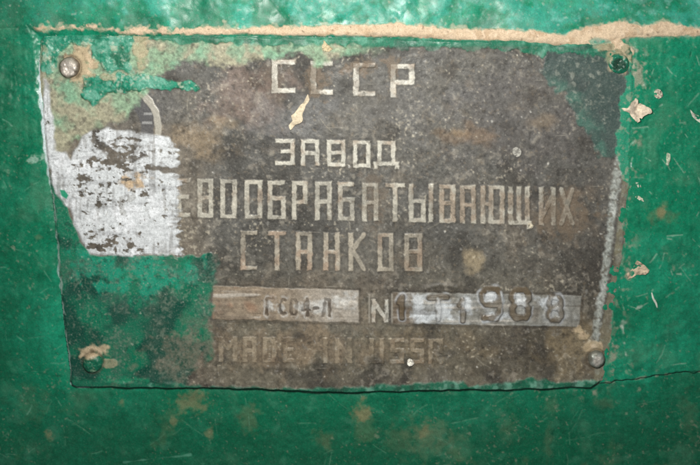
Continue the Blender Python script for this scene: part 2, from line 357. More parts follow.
    c = mix(c, lin(196, 200, 204), ss(dd, -3.6, -1.2)*(1-ss(dd, -1.2, .5))*ss(noise(u, v, 9, 76), -.4, .8)*.6)
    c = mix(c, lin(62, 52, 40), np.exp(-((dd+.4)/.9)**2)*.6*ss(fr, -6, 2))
    for x, y, rx, ry, a in ((489, 295, 5, 4.5, .9), (520, 300, 5, 5, .8), (517, 294, 3, 2.5, .8), (554, 298, 3.4, 3.0, .9), (553, 309, 4.5, 4.5, .6), (419, 300, 7, 7, .9), (440, 309, 5, 8, .8), (467, 303, 3.5, 7, .8)):
        b_ = a*blob(u, v, x, y, rx, ry, .25, int(x) % 19, 5, .5); c = mix(c, lin(208, 212, 214), b_); h = h + .5*b_
    c = mix(c, lin(206, 212, 216), np.exp(-((line_d(u, v, [(500, 290), (502.5, 300), (500.5, 312), (493, 319.5), (482, 320)])+.5*noise(u, v, 5, 66))/1.3)**2)*.7)
    h = h + 1.15*m - .4*np.exp(-((dd+3)/1.6)**2)*ss(fr, -6, 4)
    part[(dd > 0.3) & (fr > -9)] = 4
    h = h + 1.2*np.exp(-(line_d(u, v, [(425, 287), (440, 283.5), (456, 286)])/2.2)**2)
    # --- raised lettering: bare metal showing where the black ground is etched away
    def letters(rowdef, wx, wy, pid, worn, keep, col=(176, 169, 152), dirtcol=(140, 116, 94)):
        nonlocal c, h, rough
        d = write(u, v, rowdef, wx, wy) + .22*noise(u, v, 3, 80+pid) + .12*noise(u, v, 1.5, 81+pid)
        m = ss(d, -.45, .5)
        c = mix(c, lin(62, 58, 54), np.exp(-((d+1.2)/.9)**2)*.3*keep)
        wn = np.clip(keep - worn*ss(fbm(u, v, 15, 82+pid, 3) + .35*fin, -.3, 1.5), 0, 1)
        lc = np.broadcast_to(lin(*col), u.shape+(3,)).copy()
        lc = mix(lc, lin(*dirtcol), ss(fbm(u, v, 17, 84+pid, 3), .1, 1.7)*.6)
        lc = mix(lc, lin(206, 200, 184), ss(fin, .5, 2)*.45)
        lc = mix(lc, lin(96, 90, 80), ss(-fin, .9, 2.2)*.6)
        lc = lc*(1+.08*gr[..., None])
        c = mix(c, lc, m*wn); h = h + .8*m
        part[(d > 0) & (part == 0)] = pid
        return m
    letters(R1, 6.2, 5.0, 5, .28, 1.0, (204, 201, 190))
    letters(R2, 4.4, 3.9, 6, .18, 1.0, (194, 191, 179))
    letters(R3, 4.9, 4.0, 7, .34, .97, (182, 178, 165))
    letters(R4, 4.9, 4.0, 8, .40, .92, (178, 170, 154), (160, 132, 110))
    letters(R5, 4.8, 4.0, 9, .55, .62, (166, 153, 132))
    letters(R6, 4.0, 3.6, 10, .15, 1.0, (196, 194, 184))
    # patches of rust that swallow parts of the letters
    for (x, y, rx, ry, a) in [(562, 211, 24, 18, .62), (318, 74, 9, 14, .75), (364, 66, 13, 6, .85), (393, 68, 7, 8, .7), (374, 200, 9, 22, .45), (278, 70, 10, 9, .35), (277, 85, 9, 8, .4), (410, 257, 12, 14, .35)]:
        c = mix(c, mix(np.broadcast_to(lin(116, 102, 86), u.shape+(3,)), lin(86, 80, 70), ss(fin, 0, 1.5)), a*blob(u, v, x, y, rx, ry, .5, int(x) % 29, 7, .5))
    # N cell rulings
    for x in (391.8, 369.2):
        m = ss(1.0-np.abs(u-x), -.4, .5)*ss(v, 291, 293)*ss(322-v, 0, 2)
        c = mix(c, lin(170, 164, 152), m*.55)
    # --- emblem ring, top left
    r = np.hypot(u-EMB_C[0], v-EMB_C[1]); er = 3.4 - np.abs(r-EMB_R) + .4*noise(u, v, 5, 90)
    m = ss(er, -.6, .7)*ss(u-112, 0, 30)*ss(150-v, 0, 18)
    c = mix(c, lin(176, 172, 160), m*.9*ss(noise(u, v, 10, 91), -2.2, -.4)); h = h + .45*m
    part[(m > .5) & (part == 0)] = 11
    inner = ss(EMB_R-4-r + .6*noise(u, v, 4, 92), -1, 1)*ss(r-(EMB_R-17), -1, 1)*ss(u-128, 0, 6)
    c = mix(c, lin(84, 84, 86), inner*.85)
    tk = np.minimum(np.minimum(1.2-np.abs(v-122), u-143), 153-u)
    tk = np.maximum(tk, np.minimum(np.minimum(1.1-np.abs(v-113), u-145), 153-u))
    c = mix(c, lin(176, 176, 174), ss(tk, -.6, .4)*.6)
    # --- embossed border, bare and pale down the right side
    bl = line_d(u, v, [(622, 120), (618, 160), (614, 186), (606, 256), (604, 275), (595, 330), (593, 345)])
    er = 3.7 - bl - 1.2*ss(v, 300, 345) + .22*noise(u, v, 24, 93) + .8*noise(u, v, 2.6, 197)
    m = ss(er, -2.2, 2.2)
    bc = mix(np.broadcast_to(lin(166, 171, 164), u.shape+(3,)), lin(200, 205, 200), ss(fbm(u, v, 6, 94, 3), -.2, 1.6)*.8)
    bc = mix(bc, lin(112, 106, 94), ss(fbm(u, v, 3.5, 95, 3), .1, 1.7)*.8)*(1+.16*gr[..., None])
    c = mix(c, bc, m*.85*ss(v, 130, 165)); h = h + .35*m
    part[(er > 0) & (v > 135)] = 12
    outer = ss(u - interp(v, [(40, 630), (120, 627), (186, 620), (256, 612), (275, 610), (330, 599), (380, 592)]), -1, 1.5)
    c = mix(c, mix(np.broadcast_to(lin(126, 122, 102), u.shape+(3,)), lin(150, 152, 138), ss(fbm(u, v, 4, 198, 3), 0, 1.6)*.8), outer*(.65 + .2*noise(u, v, 5, 96))*ss(v, 120, 170)*(1-m))
    # --- sage wash, tan grime and overspray on the upper and left border
    topE = interp(u, [(40, 130), (52, 150), (70, 150), (95, 130), (125, 118), (140, 105), (150, 92), (158, 72), (185, 64), (235, 63), (266, 61), (290, 56), (304, 57), (318, 67), (328, 62), (342, 54), (384, 53), (394, 62), (406, 53), (425, 50), (630, 47)])
    sg = ss(topE - v + 3.6*fbm(u, v, 14, 97, 4), -4, 5)
    sage = mix(np.broadcast_to(lin(138, 166, 136), u.shape+(3,)), lin(168, 160, 136), ss(fbm(u, v, 20, 98, 3) + ss(120-u, 0, 30)*.7 + ss(v-96, 0, 20)*.8, .1, 1.5)*.85)
    sage = mix(sage, lin(100, 96, 84), ss(fbm(u, v, 5, 99, 3), .7, 2)*.6)
    sage = mix(sage, lin(112, 170, 138), ss(fbm(u, v, 13, 100, 3), .4, 1.8)*.5)*(1+.14*gr[..., None] + .08*noise(u, v, 3, 196)[..., None])
    c = mix(c, sage, sg*.88*ss(395-u, 0, 60)); h = h + .25*sg
    # --- green paint carried over the edges
    left_b = interp(v, [(40, 30), (150, 30), (180, 60), (195, 63), (205, 69), (220, 74), (240, 80), (252, 92)]) + 1.2*noise(u, v, 9, 101)
    gA = ss(left_b-u, -1, 1)*ss(v, 165, 190)*(1-ss(v, 254, 258))
    lo_b = interp(v, [(250, 216), (262, 217), (285, 214), (317, 213), (322, 208), (345, 207), (362, 198), (372, 190), (392, 180)]) + 2.4*fbm(u, v, 9, 102)
    gB = ss(lo_b-u, -4, 4)*ss(v - 253.5 + 1.0*noise(u, v, 6, 103), -1, 1)
    gB = np.maximum(gB, blob(u, v, 209, 345, 5, 15, .3, 104, 8, .4)*.85)
    thin = ss(fbm(u, v, 20, 105, 4) + ss(u-78, 0, 50)*.9 + ss(v-270, 0, 50)*.35 - ss(v-372, 0, 10)*1.5 - blob(u, v, 150, 272, 34, 16, .3, 6)*1.6, .3, 2.0)
    gcol = mix(np.broadcast_to(lin(10, 112, 82), u.shape+(3,)), lin(10, 58, 50), ss(fbm(u, v, 24, 106, 3) + ss(u-100, 0, 50)*.8 + ss(v-285, 0, 40)*.5, -.5, 1.3)*.8)
    gcol = mix(gcol, lin(22, 146, 116), blob(u, v, 146, 268, 46, 17, .5, 107, 10, .5)*.85)
    gcol = mix(gcol, lin(24, 140, 100), blob(u, v, 115, 381, 36, 5, .4, 109, 8, .5)*.7)
    gcol = mix(gcol, lin(8, 70, 56), ss(fin + .4*noise(u, v, 9, 108), .7, 2.0)*.6)
    gB_full = gB.copy()
    spk = ss(noise(u, v, 1.7, 110) + .4*noise(u, v, 3.5, 104) + .8*thin + .35*noise(u, v, 14, 111), 1.0, 2.6)
    gcol = mix(gcol, lin(62, 98, 86), thin*.28*(1+.5*gr))
    gcol = mix(gcol, lin(140, 152, 134), spk*.3)
    gcol = mix(gcol, lin(176, 184, 168), ss(noise(u, v, 1.7, 112) + .4*thin, 2.0, 3.3)*.45)
    tm = write(u, v, R7, 3, 3)
    gcol = mix(gcol, lin(14, 82, 70), ss(tm, -1, .5)*.45)
    dustp = blob(u, v, 186, 352, 26, 19, .5, 113, 9, .7)
    gcol = mix(gcol, lin(126, 120, 104), dustp*.55*(.75 + .25*gr))
    # teal top-left lump paint
    pT = poly_d(u, v, [(44, 34), (133, 34), (135, 55), (132, 74), (118, 70), (100, 62), (94, 52), (84, 44), (70, 43), (60, 52), (58, 66), (48, 72), (41, 70)]) + 1.6*fbm(u, v, 8, 114)
    pR = np.minimum(8.5-np.abs(v-interp(u, [(84, 86), (110, 82), (150, 82), (200, 86)]))*interp(u, [(90, 1.0), (140, 1.0), (200, 2.4)]), np.minimum(u-86, 203-u)) + 2.2*fbm(u, v, 8, 115)
    pR = np.maximum(pR, poly_d(u, v, [(82, 88), (112, 88), (105, 97), (94, 106), (88, 98)]) + 1.0*noise(u, v, 6, 116))
    gT = np.maximum(ss(pT, -1.5, 1.5)*.95, ss(pR, -1.5, 1.5))
    tcol = mix(np.broadcast_to(lin(34, 134, 106), u.shape+(3,)), lin(104, 168, 146), ss(fbm(u, v, 9, 117, 4) + .5*ss(u-90, 0, 20)*ss(78-v, 0, 8), -.1, 1.4)*.8)
    tcol = mix(tcol, lin(10, 92, 66), ss(-fbm(u, v, 9, 117, 3) + ss(v-84, 0, 10), .6, 1.6)*.7)
    tcol = mix(tcol, lin(170, 186, 166), ss(noise(u, v, 1.9, 132) + .5*fbm(u, v, 8, 134, 3), 1.0, 2.4)*.6)
    tcol = mix(tcol, lin(178, 182, 158), ss(fbm(u, v, 8, 118, 4) - .8*ss(v-84, 0, 8), 1.0, 2.2)*.6)
    gstrip = ss(interp(u, [(130, 41), (230, 43), (300, 45), (400, 47), (500, 49.5), (600, 55), (630, 58)]) + 1.6*fbm(u, v, 9, 119) - v, -1.3, 1.3)
    scol = mix(np.broadcast_to(lin(16, 112, 84), u.shape+(3,)), lin(96, 166, 140), ss(fbm(u, v, 9, 120, 3), .5, 1.8)*.6)
    scol = mix(scol, lin(12, 78, 60), ss(-fbm(u, v, 12, 121, 3), .2, 1.6)*.6)
    # dark teal wash in the upper right corner
    pw = poly_d(u, v, [(543, 40), (640, 40), (640, 150), (618, 158), (600, 156), (588, 138), (570, 108), (556, 90), (545, 76)]) + 2.5*fbm(u, v, 12, 122)
    wash = ss(pw, -1.5, 2)
    wcol = mix(np.broadcast_to(lin(50, 78, 74), u.shape+(3,)), lin(66, 122, 106), np.exp(-((pw-6)/7)**2)*.8*ss(v-70, 0, 20))
    wcol = mix(wcol, lin(40, 60, 60), ss(fbm(u, v, 14, 123, 3), .1, 1.5)*.6)
    wcol = mix(wcol, lin(140, 150, 140), ss(fin + .3*gr, 1.0, 2.3)*.55)
    rstrip = ss(u - interp(v, [(45, 630), (85, 626), (100, 619), (150, 615), (160, 618), (175, 622), (190, 628), (256, 622), (275, 617), (330, 610), (385, 603)]) + 1.5*fbm(u, v, 7, 124), -1.5, 1.5)
    # paint along the lower edge, broken
    be = interp(u, [(60, 372), (85, 376), (150, 380), (220, 384), (300, 385.5), (380, 383.5), (425, 382), (432, 379), (462, 379), (468, 382), (520, 380), (530, 376), (546, 376), (556, 380), (575, 378), (590, 377), (610, 380)])
    bd = v - be + .9*fbm(u, v, 9, 125, 3)
    gE = ss(bd, -1.2, 1.6)
    ecol = mix(np.broadcast_to(lin(16, 104, 78), u.shape+(3,)), lin(110, 168, 146), ss(fbm(u, v, 9, 126, 3) + ss(u-420, 0, 60)*.4, .5, 1.8)*.75)
    ecol = mix(ecol, lin(10, 62, 48), ss(-fbm(u, v, 11, 127, 3) + ss(300-u, 0, 60)*.5, .2, 1.5)*.65)
    G = np.zeros(u.shape, np.float32)
    for m, col in ((wash*.72, wcol), (gstrip*.92*(1-.5*sg*ss(v-44, 0, 4)), scol), (gT, tcol), (gB*(1-.10*thin), gcol), (gA*.98, gcol), (rstrip*.92, mix(np.broadcast_to(G_HI, u.shape+(3,)), DUST, ss(fbm(u, v, 4, 128, 3), .5, 2)*.5)), (gE*.93, ecol)):
        c = mix(c, col, m); G = np.maximum(G, m)
    rough = rough*(1-G) + G*(.5+.08*med)
    h = h + .55*G + gT*(.7 + .45*fbm(u, v, 9, 129, 3) + .15*fin) + gE*.5*(1+noise(u, v, 8, 130)) + gstrip*.5*noise(u, v, 8, 133)
    part[(G > .5)] = 13
    # grey grit lying over lower-left green
    grit = ss(fbm(u, v, 16, 131, 4) + dustp*1.5, 1.0, 2.0)*gB_full*ss(v, 300, 330)
    c = mix(c, lin(126, 122, 106), grit*.28)
    # --- white paint, scuffed through to the dark ground
    pw = poly_d(u, v, [(72, 158), (84, 136), (90, 131), (112, 128), (132, 131), (152, 133), (170, 137), (176, 147), (180, 160), (179, 172), (179.5, 200), (179, 218), (180, 240), (182, 252.5), (150, 253.5),
                       (92, 253), (85, 243), (78, 228), (74, 212), (66, 200), (58, 192), (52, 175), (48, 150), (44, 120), (45, 78), (49, 78), (53, 115), (58, 150), (66, 152)])
    rag = (2.2*noise(u, v, 2.0, 141, 5) + 1.0*noise(u, v, 1.6, 140))*ss(u, 170, 178) + .7*noise(u, v, 5, 142)
    wm = ss(pw + rag, -2.0, 1.8)
    hole = np.zeros(u.shape, np.float32)
    sck = fbm(u, v, 3.6, 143, 4, 1.4)
    for (x, y, rx, ry, a) in [(122, 152, 40, 22, 2.5), (92, 182, 30, 34, 1.2), (112, 240, 34, 16, 1.9), (80, 170, 18, 16, .6), (135, 195, 34, 22, .95), (165, 150, 20, 8, .5)]:
        hole = np.maximum(hole, a*np.exp(-(((u-x)/rx)**2+((v-y)/ry)**2)))
    op = 1-ss(sck*.85 + .3*noise(u, v, 3.0, 160, 4) + hole*1.0, 1.55, 2.25)
    st = line_d(u, v, [(148, 166), (165, 168), (181, 171)]) + .8*noise(u, v, 6, 144)
    op = op*(1-ss(3.4-st, -.5, 1.2)*.95)
    st = line_d(u, v, [(95, 140), (110, 150), (122, 160)]) + .8*noise(u, v, 6, 145)
    op = op*(1-ss(3.2-st, -1, 1.2)*.9)
    op = np.maximum(op, .95*blob(u, v, 160, 143, 16, 8, .5, 146, 6, .4)); op = np.maximum(op, .95*blob(u, v, 155, 160, 22, 4, .4, 147, 6, .4)); op = np.maximum(op, .9*blob(u, v, 97, 152, 8, 4, .4, 148, 6, .4))
    hm = ss(write(u, v, R3H, 5, 5) + 1.0*noise(u, v, 4, 149), -.5, .8)*ss(fbm(u, v, 9, 150, 3), -.1, .9)
    op = op*(1 - .55*ss(u - 171 + 3*noise(u, v, 1.8, 203, 6), 0, 10)*ss(noise(u, v, 2.6, 204, 9), -1.0, .8))*(1 - .42*ss(noise(v, u, 2.4, 205, 12) + .6*fbm(u, v, 12, 206, 3), .6, 2.0))
    W = wm*op
    under = mix(dirt, lin(78, 73, 67), np.full(u.shape, .6, np.float32))
    c = mix(c, under, wm*.7)
    wc = np.broadcast_to(lin(206, 210, 212), u.shape+(3,)).copy()
    wc = mix(wc, lin(226, 229, 232), ss(fbm(u, v, 14, 151, 3), .1, 1.5)*.8)
    wc = mix(wc, lin(160, 162, 164), ss(fbm(u, v, 3, 152, 3, 7.0), .5, 2.0)*.5)
    wc = mix(wc, lin(166, 166, 162), hm*.55)
    wc = mix(wc, lin(190, 160, 118), blob(u, v, 133, 181, 10, 7, .4, 153, 6, .5)*.8)
    wc = mix(wc, lin(118, 112, 104), ss(noise(u, v, 1.6, 154) , 1.7, 2.6)*.45)
    wc = wc*(1 + .05*noise(u, v, 2, 199) + .06*gr)[..., None]
    wc = mix(wc, lin(120, 116, 112), ss(fbm(u, v, 3.2, 139, 3) + hole*.6, 1.4, 2.6)*.5)
    c = mix(c, wc, W); h = h + .4*W; rough = rough*(1-W) + W*.6
    part[(W > .5)] = 14
    lp = ss(1.7-P + .5*noise(u, v, 6, 201), -.4, .8)*(u < 90)*ss(v, 185, 200)*ss(noise(u, v, 9, 202), -1.1, .2)
    c = mix(c, lin(160, 182, 172), lp*.6)
    gi = poly_d(u, v, [(61, 188), (66, 189), (70, 194), (68, 198), (63, 195)])
    c = mix(c, lin(40, 146, 112), ss(gi, -.5, .8))
    # --- beige putty round the top-left rivet, the hole and the lower rivets
    pu = np.zeros(u.shape, np.float32)
    for (x, y, rx, ry, a) in [(80, 64, 15, 17, 1), (617, 60, 12, 12, .75), (98, 349, 13, 7, .9), (593, 345, 11, 6, .85), (112, 361, 6, 4, .6), (143, 50, 7, 16, .7), (612, 46, 18, 5, .7), (578, 329, 6, 6, .9), (583, 335, 5, 4, .8), (110, 76, 11, 4, .6), (46, 47, 4, 5, .4)]:
        pu = np.maximum(pu, a*blob(u, v, x, y, rx, ry, .22, int(x) % 31, 7, .22))
    pc = mix(np.broadcast_to(lin(184, 166, 136), u.shape+(3,)), lin(206, 184, 154), ss(fbm(u, v, 6, 161, 3), -.3, 1.5))
    pc = mix(pc, lin(132, 116, 92), ss(fbm(u, v, 5, 162, 3), .6, 1.9)*.7)
    pc = mix(pc, lin(108, 146, 112), ss(fbm(u, v, 9, 163, 3), .9, 2)*.6)
    c = mix(c, pc, pu*.95); h = h + .8*pu + .35*pu*noise(u, v, 4, 164); rough = rough*(1-pu)+.9*pu
    part[pu > .6] = (15 + (u > 300) + 2*(v > 200))[pu > .6]
    # dull dark brown ring where each fastener meets the sheet
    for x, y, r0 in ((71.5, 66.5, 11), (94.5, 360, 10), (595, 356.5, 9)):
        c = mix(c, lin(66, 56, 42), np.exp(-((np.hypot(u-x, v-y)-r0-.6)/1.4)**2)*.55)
    # edges roll down to the wall
    roll = 1-ss(P, -.2, 2.6)
    lowedge = ss(v, 378, 384)
    h = h + ss(v, 368, 384)*1.2
    h = h*(1-roll*(.22+.78*lowedge)) - roll*lowedge*1.6
    return h, np.clip(c, .002, .95), np.clip(rough, .2, 1), part, P

# ------------------------------------------------------------------ mesh building
def material(name, attr=True, col=(.5, .5, .5), rough=.5, bump=.25, grain=3200, metallic=0.0, fleck=None, spec=.5):
    m = bpy.data.materials.new(name); m.use_nodes = True
    nt = m.node_tree; n = nt.nodes; L = nt.links; b = n['Principled BSDF']
    tc = n.new('ShaderNodeTexCoord')
    nz = n.new('ShaderNodeTexNoise'); nz.inputs['Scale'].default_value = grain; nz.inputs['Detail'].default_value = 3
    nz2 = n.new('ShaderNodeTexNoise'); nz2.inputs['Scale'].default_value = grain*.6; nz2.inputs['Detail'].default_value = 6; nz2.inputs['Roughness'].default_value = .65
    L.new(tc.outputs['Object'], nz.inputs['Vector']); L.new(tc.outputs['Object'], nz2.inputs['Vector'])
    if attr:
        at = n.new('ShaderNodeAttribute'); at.attribute_name = 'pigment'; csrc = at.outputs['Color']
        ar = n.new('ShaderNodeAttribute'); ar.attribute_name = 'gloss_wear'
        L.new(ar.outputs['Fac'], b.inputs['Roughness'])
    else:
        rgb = n.new('ShaderNodeRGB'); rgb.outputs[0].default_value = (*col, 1); csrc = rgb.outputs[0]
        b.inputs['Roughness'].default_value = rough
    mr = n.new('ShaderNodeMapRange'); mr.inputs['From Min'].default_value = .3; mr.inputs['From Max'].default_value = .7
    mr.inputs['To Min'].default_value = .80; mr.inputs['To Max'].default_value = 1.2
    L.new(nz.outputs['Fac'], mr.inputs['Value'])
    mx = n.new('ShaderNodeMix'); mx.data_type = 'RGBA'; mx.blend_type = 'MULTIPLY'; mx.inputs['Factor'].default_value = 1
    L.new(csrc, mx.inputs['A']); L.new(mr.outputs['Result'], mx.inputs['B'])
    out = mx.outputs['Result']
    if fleck is not None:
        rp = n.new('ShaderNodeValToRGB'); rp.color_ramp.elements[0].position = .52; rp.color_ramp.elements[1].position = .70
        L.new(nz2.outputs['Fac'], rp.inputs['Fac'])
        mm = n.new('ShaderNodeMath'); mm.operation = 'MULTIPLY'; mm.inputs[1].default_value = fleck[3]; L.new(rp.outputs['Color'], mm.inputs[0])
        m2 = n.new('ShaderNodeMix'); m2.data_type = 'RGBA'; L.new(mm.outputs[0], m2.inputs['Factor'])
        L.new(out, m2.inputs['A']); m2.inputs['B'].default_value = (*fleck[:3], 1); out = m2.outputs['Result']
    L.new(out, b.inputs['Base Color'])
    bp = n.new('ShaderNodeBump'); bp.inputs['Strength'].default_value = bump; bp.inputs['Distance'].default_value = .00012
    L.new(nz.outputs['Fac'], bp.inputs['Height']); L.new(bp.outputs['Normal'], b.inputs['Normal'])
    b.inputs['Metallic'].default_value = metallic; b.inputs['Specular IOR Level'].default_value = spec
    return m
def build(name, V, Fq, mat, parent=None, col=None, rough=None, smooth=True):
    me = bpy.data.meshes.new(name)
    V = np.ascontiguousarray(V, np.float32); Fq = np.ascontiguousarray(Fq, np.int32)
    k = Fq.shape[1]
    me.vertices.add(len(V)); me.vertices.foreach_set('co', V.ravel())
    me.loops.add(Fq.size); me.loops.foreach_set('vertex_index', Fq.ravel())
    me.polygons.add(len(Fq)); me.polygons.foreach_set('loop_start', np.arange(0, Fq.size, k, dtype=np.int32))
    try: me.polygons.foreach_set('loop_total', np.full(len(Fq), k, np.int32))
    except Exception: pass
    me.polygons.foreach_set('use_smooth', np.full(len(Fq), smooth))
    me.update(calc_edges=True)
    if col is not None:
        a = me.attributes.new('pigment', 'FLOAT_COLOR', 'POINT')
        a.data.foreach_set('color', np.concatenate([col, np.ones((len(V), 1))], 1).astype(np.float32).ravel())
        a = me.attributes.new('gloss_wear', 'FLOAT', 'POINT'); a.data.foreach_set('value', rough.astype(np.float32).ravel())
    me.materials.append(mat)
    o = bpy.data.objects.new(name, me); scene.collection.objects.link(o)
    if parent: o.parent = parent; o.matrix_parent_inverse = parent.matrix_world.inverted()
    return o
def grid_quads(nv, nu):
    i = np.arange(nv*nu).reshape(nv, nu)
    return np.stack([i[:-1, :-1], i[1:, :-1], i[1:, 1:], i[:-1, 1:]], -1)      # faces look out of the wall
def sub(name, V, quads, keep, mat, parent, col, rough, org=None):
    q = quads[keep]
    used = np.unique(q); remap = np.zeros(len(V), np.int64); remap[used] = np.arange(len(used))
    return build(name, V[used], remap[q], mat, parent, col[used], rough[used])
def tag(o, label=None, cat=None, group=None, kind=None):
    if label: o['label'] = label
    if cat: o['category'] = cat
    if group: o['group'] = group
    if kind: o['kind'] = kind
    return o

M_WALL = material('green_enamel', bump=.22, spec=.5, fleck=(.20, .32, .26, .12))
M_PUTTY = material('beige_putty', bump=.4, grain=3000, spec=.2)
M_PLATE = material('worn_etched_plate', bump=.45, grain=3400, spec=.38, fleck=(.28, .27, .24, .22))
M_FIELD = material('stamped_bare_metal', bump=.3, grain=3400, metallic=.15, spec=.5)
M_LETTER = material('bare_letter_metal', bump=.4, grain=3400, metallic=.1, spec=.4)
M_OVER = material('green_overpaint', bump=.4, grain=3000, spec=.45, fleck=(.25, .30, .26, .3))
M_WHITE = material('white_paint', bump=.35, grain=3000, spec=.4)

# wall: dense where the photograph looks, coarser further out
def axis(a, b, step, lo, hi):
    mid = np.arange(a, b, step)
    lo_s = a - np.cumsum(np.geomspace(step, 9, 90)); lo_s = lo_s[lo_s > lo][::-1]
    hi_s = mid[-1] + np.cumsum(np.geomspace(step, 9, 90)); hi_s = hi_s[hi_s < hi]
    return np.concatenate([lo_s, mid, hi_s])
us = axis(-12, 712, .75, -420, 1120); vs = axis(-12, 478, .75, -330, 800)
U, Vv = np.meshgrid(us, vs)
U = U.astype(np.float32); Vv = Vv.astype(np.float32)
h, c, r, pm = wall_fields(U, Vv)
XYZ = world(U, Vv, h).reshape(-1, 3)
Q = grid_quads(*U.shape)
pq = (pm[:-1, :-1] > .3)
Pw = poly_d(U, Vv, PLATE); keep = ~(Pw[:-1, :-1] > 14)        # the sheet of wall behind the plate is added plain below
qs = Q.reshape(-1, 4); pq = pq.ravel(); keep = keep.ravel()
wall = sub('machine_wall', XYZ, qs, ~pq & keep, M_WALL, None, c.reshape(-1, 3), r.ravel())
tag(wall, 'dark green painted metal wall of an old machine, dusty and lumpy above the plate', 'wall', kind='structure')
seam = sub('putty_seam', XYZ, qs, pq & keep, M_PUTTY, wall, c.reshape(-1, 3), r.ravel())
seam['label'] = 'long beige seam of bare filler running across above the plate'
del XYZ, Q, qs, c, h, r

# nameplate
plate = bpy.data.objects.new('nameplate', None); scene.collection.objects.link(plate)
plate.location = Vector(world(np.array(335.), np.array(215.), np.array(0.)).tolist()); plate.empty_display_size = .02
bpy.context.view_layer.update()
tag(plate, 'worn grey Cyrillic nameplate reading СССР ЗАВОД, smeared with green and white paint, riveted to the wall', 'nameplate')
us = np.arange(37, 637, .62, dtype=np.float32); vs = np.arange(32, 395, .62, dtype=np.float32)
U, Vv = np.meshgrid(us, vs)
h, c, r, part, Pd = plate_fields(U, Vv)
XYZ = world(U, Vv, h).reshape(-1, 3); Q = grid_quads(*U.shape).reshape(-1, 4)
inside = (Pd[:-1, :-1] > -.4).ravel(); pid = part[:-1, :-1].ravel()
names = {0: ('plate', M_PLATE, None), 1: ('model_field', M_FIELD, 'tan bare metal strip for the machine type'), 2: ('number_field', M_FIELD, 'silvery dented strip for the serial number'),
         3: ('stamped_lettering', M_FIELD, None), 4: ('stamped_number', M_FIELD, None),
         5: ('lettering', M_LETTER, 'big pale letters СССР'), 6: ('lettering', M_LETTER, 'small pale letters ЗАВОД'), 7: ('lettering', M_LETTER, 'long row of tall narrow letters ending in АТЫВАЮЩИХ'),
         8: ('lettering', M_LETTER, 'tall brownish letters СТАНКОВ'), 9: ('lettering', M_LETTER, 'nearly worn away letters MADE IN USSR'), 10: ('lettering', M_LETTER, 'single pale letter N between the two strips'),
         11: ('emblem', M_LETTER, 'pale arc of a round emblem'), 12: ('border', M_LETTER, 'pale bare rim along the right edge'), 13: ('green_paint', M_OVER, 'green paint smeared over the plate'), 14: ('white_paint', M_WHITE, 'scuffed patch of white paint'),
         15: ('putty', M_PUTTY, None), 16: ('putty', M_PUTTY, None), 17: ('putty', M_PUTTY, None), 18: ('putty', M_PUTTY, None)}
made = {}
for k in range(19):
    sel = inside & (pid == k)
    if not sel.any(): continue
    nm, mt, lb = names[k]
    par = made.get(1) if k == 3 else made.get(2) if k == 4 else plate
    o = sub(nm, XYZ, Q, sel, mt, None, c.reshape(-1, 3), r.ravel())
    o.parent = par; o.matrix_parent_inverse = plate.matrix_world.inverted() if par is plate else (par.matrix_parent_inverse.copy() if False else __import__('mathutils').Matrix.Identity(4))
    if par is not plate:
        o.matrix_parent_inverse = __import__('mathutils').Matrix.Identity(4)
    if lb: o['label'] = lb
    made[k] = o
del XYZ, Q
bpy.context.view_layer.update()

# rivets
def dome(cx, cy, R, H, base, seed, colfun, mat, dent=0.0, flat=.55, lump=.05):
    nr, na = 26, 72
    rr = np.linspace(0, 1, nr)[:, None]; aa = np.linspace(0, 2*math.pi, na, endpoint=False)[None, :]
    x = cx + R*rr*np.cos(aa)*(1+.03*np.sin(3*aa+seed)); y = cy + R*rr*np.sin(aa)*(1+.03*np.cos(2*aa+seed))
    x = x.astype(np.float32); y = y.astype(np.float32)
    prof = (1-np.clip(rr, 0, 1)**(2/flat))**.5*np.ones_like(aa)
    hh = base + H*prof*(1+lump*fbm(x, y, 6, seed, 3)) - dent*H*np.exp(-(rr/.42)**2)
    hh = np.where(rr > .999, base-3, hh)
    colr, ro = colfun(x, y, rr*np.ones_like(aa), aa)
    V = world(x, y, hh).reshape(-1, 3)
    i = np.arange(nr*na).reshape(nr, na); j = np.roll(i, -1, 1)
    q = np.stack([i[:-1], i[1:], j[1:], j[:-1]], -1).reshape(-1, 4)
    o = build('rivet', V, q, mat, plate, np.clip(colr, .002, .95).reshape(-1, 3), ro.ravel())
    return o
def rv_metal(tone, rim):
    def f(x, y, rr, aa):
        c = np.broadcast_to(lin(*tone), x.shape+(3,)).copy()
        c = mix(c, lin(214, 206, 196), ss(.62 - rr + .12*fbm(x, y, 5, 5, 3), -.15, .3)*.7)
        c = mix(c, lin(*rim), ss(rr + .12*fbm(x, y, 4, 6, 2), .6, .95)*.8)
        c = mix(c, lin(90, 80, 66), ss(fbm(x, y, 3, 9, 2), 1.0, 2.4)*.35)
        return c, np.clip(.45 + .1*noise(x, y, 4, 8), .3, .9)
    return f
def rv_green(x, y, rr, aa):
    c = np.broadcast_to(lin(14, 100, 74), x.shape+(3,)).copy()
    c = mix(c, lin(130, 150, 124), ss(fbm(x, y, 3, 15, 3), .8, 2)*.6)
    up = ss(-(y-358) + 2*noise(x, y, 5, 16), 1.5, 6)
    c = mix(c, lin(196, 172, 142), up*.9)
    return c, np.full(x.shape, .45)
def rv_hole(x, y, rr, aa):
    c = np.broadcast_to(lin(20, 110, 84), x.shape+(3,)).copy()
    c = mix(c, lin(40, 60, 50), ss(.55-rr + .1*noise(x, y, 3, 17), -.1, .15)*.8)
    c = mix(c, lin(180, 166, 140), ss(fbm(x, y, 4, 18, 3) + ss(rr, .6, 1), .9, 2)*.7)
    return c, np.full(x.shape, .4)
M_RIV = material('rivet_metal', bump=.5, grain=3000, metallic=.35)
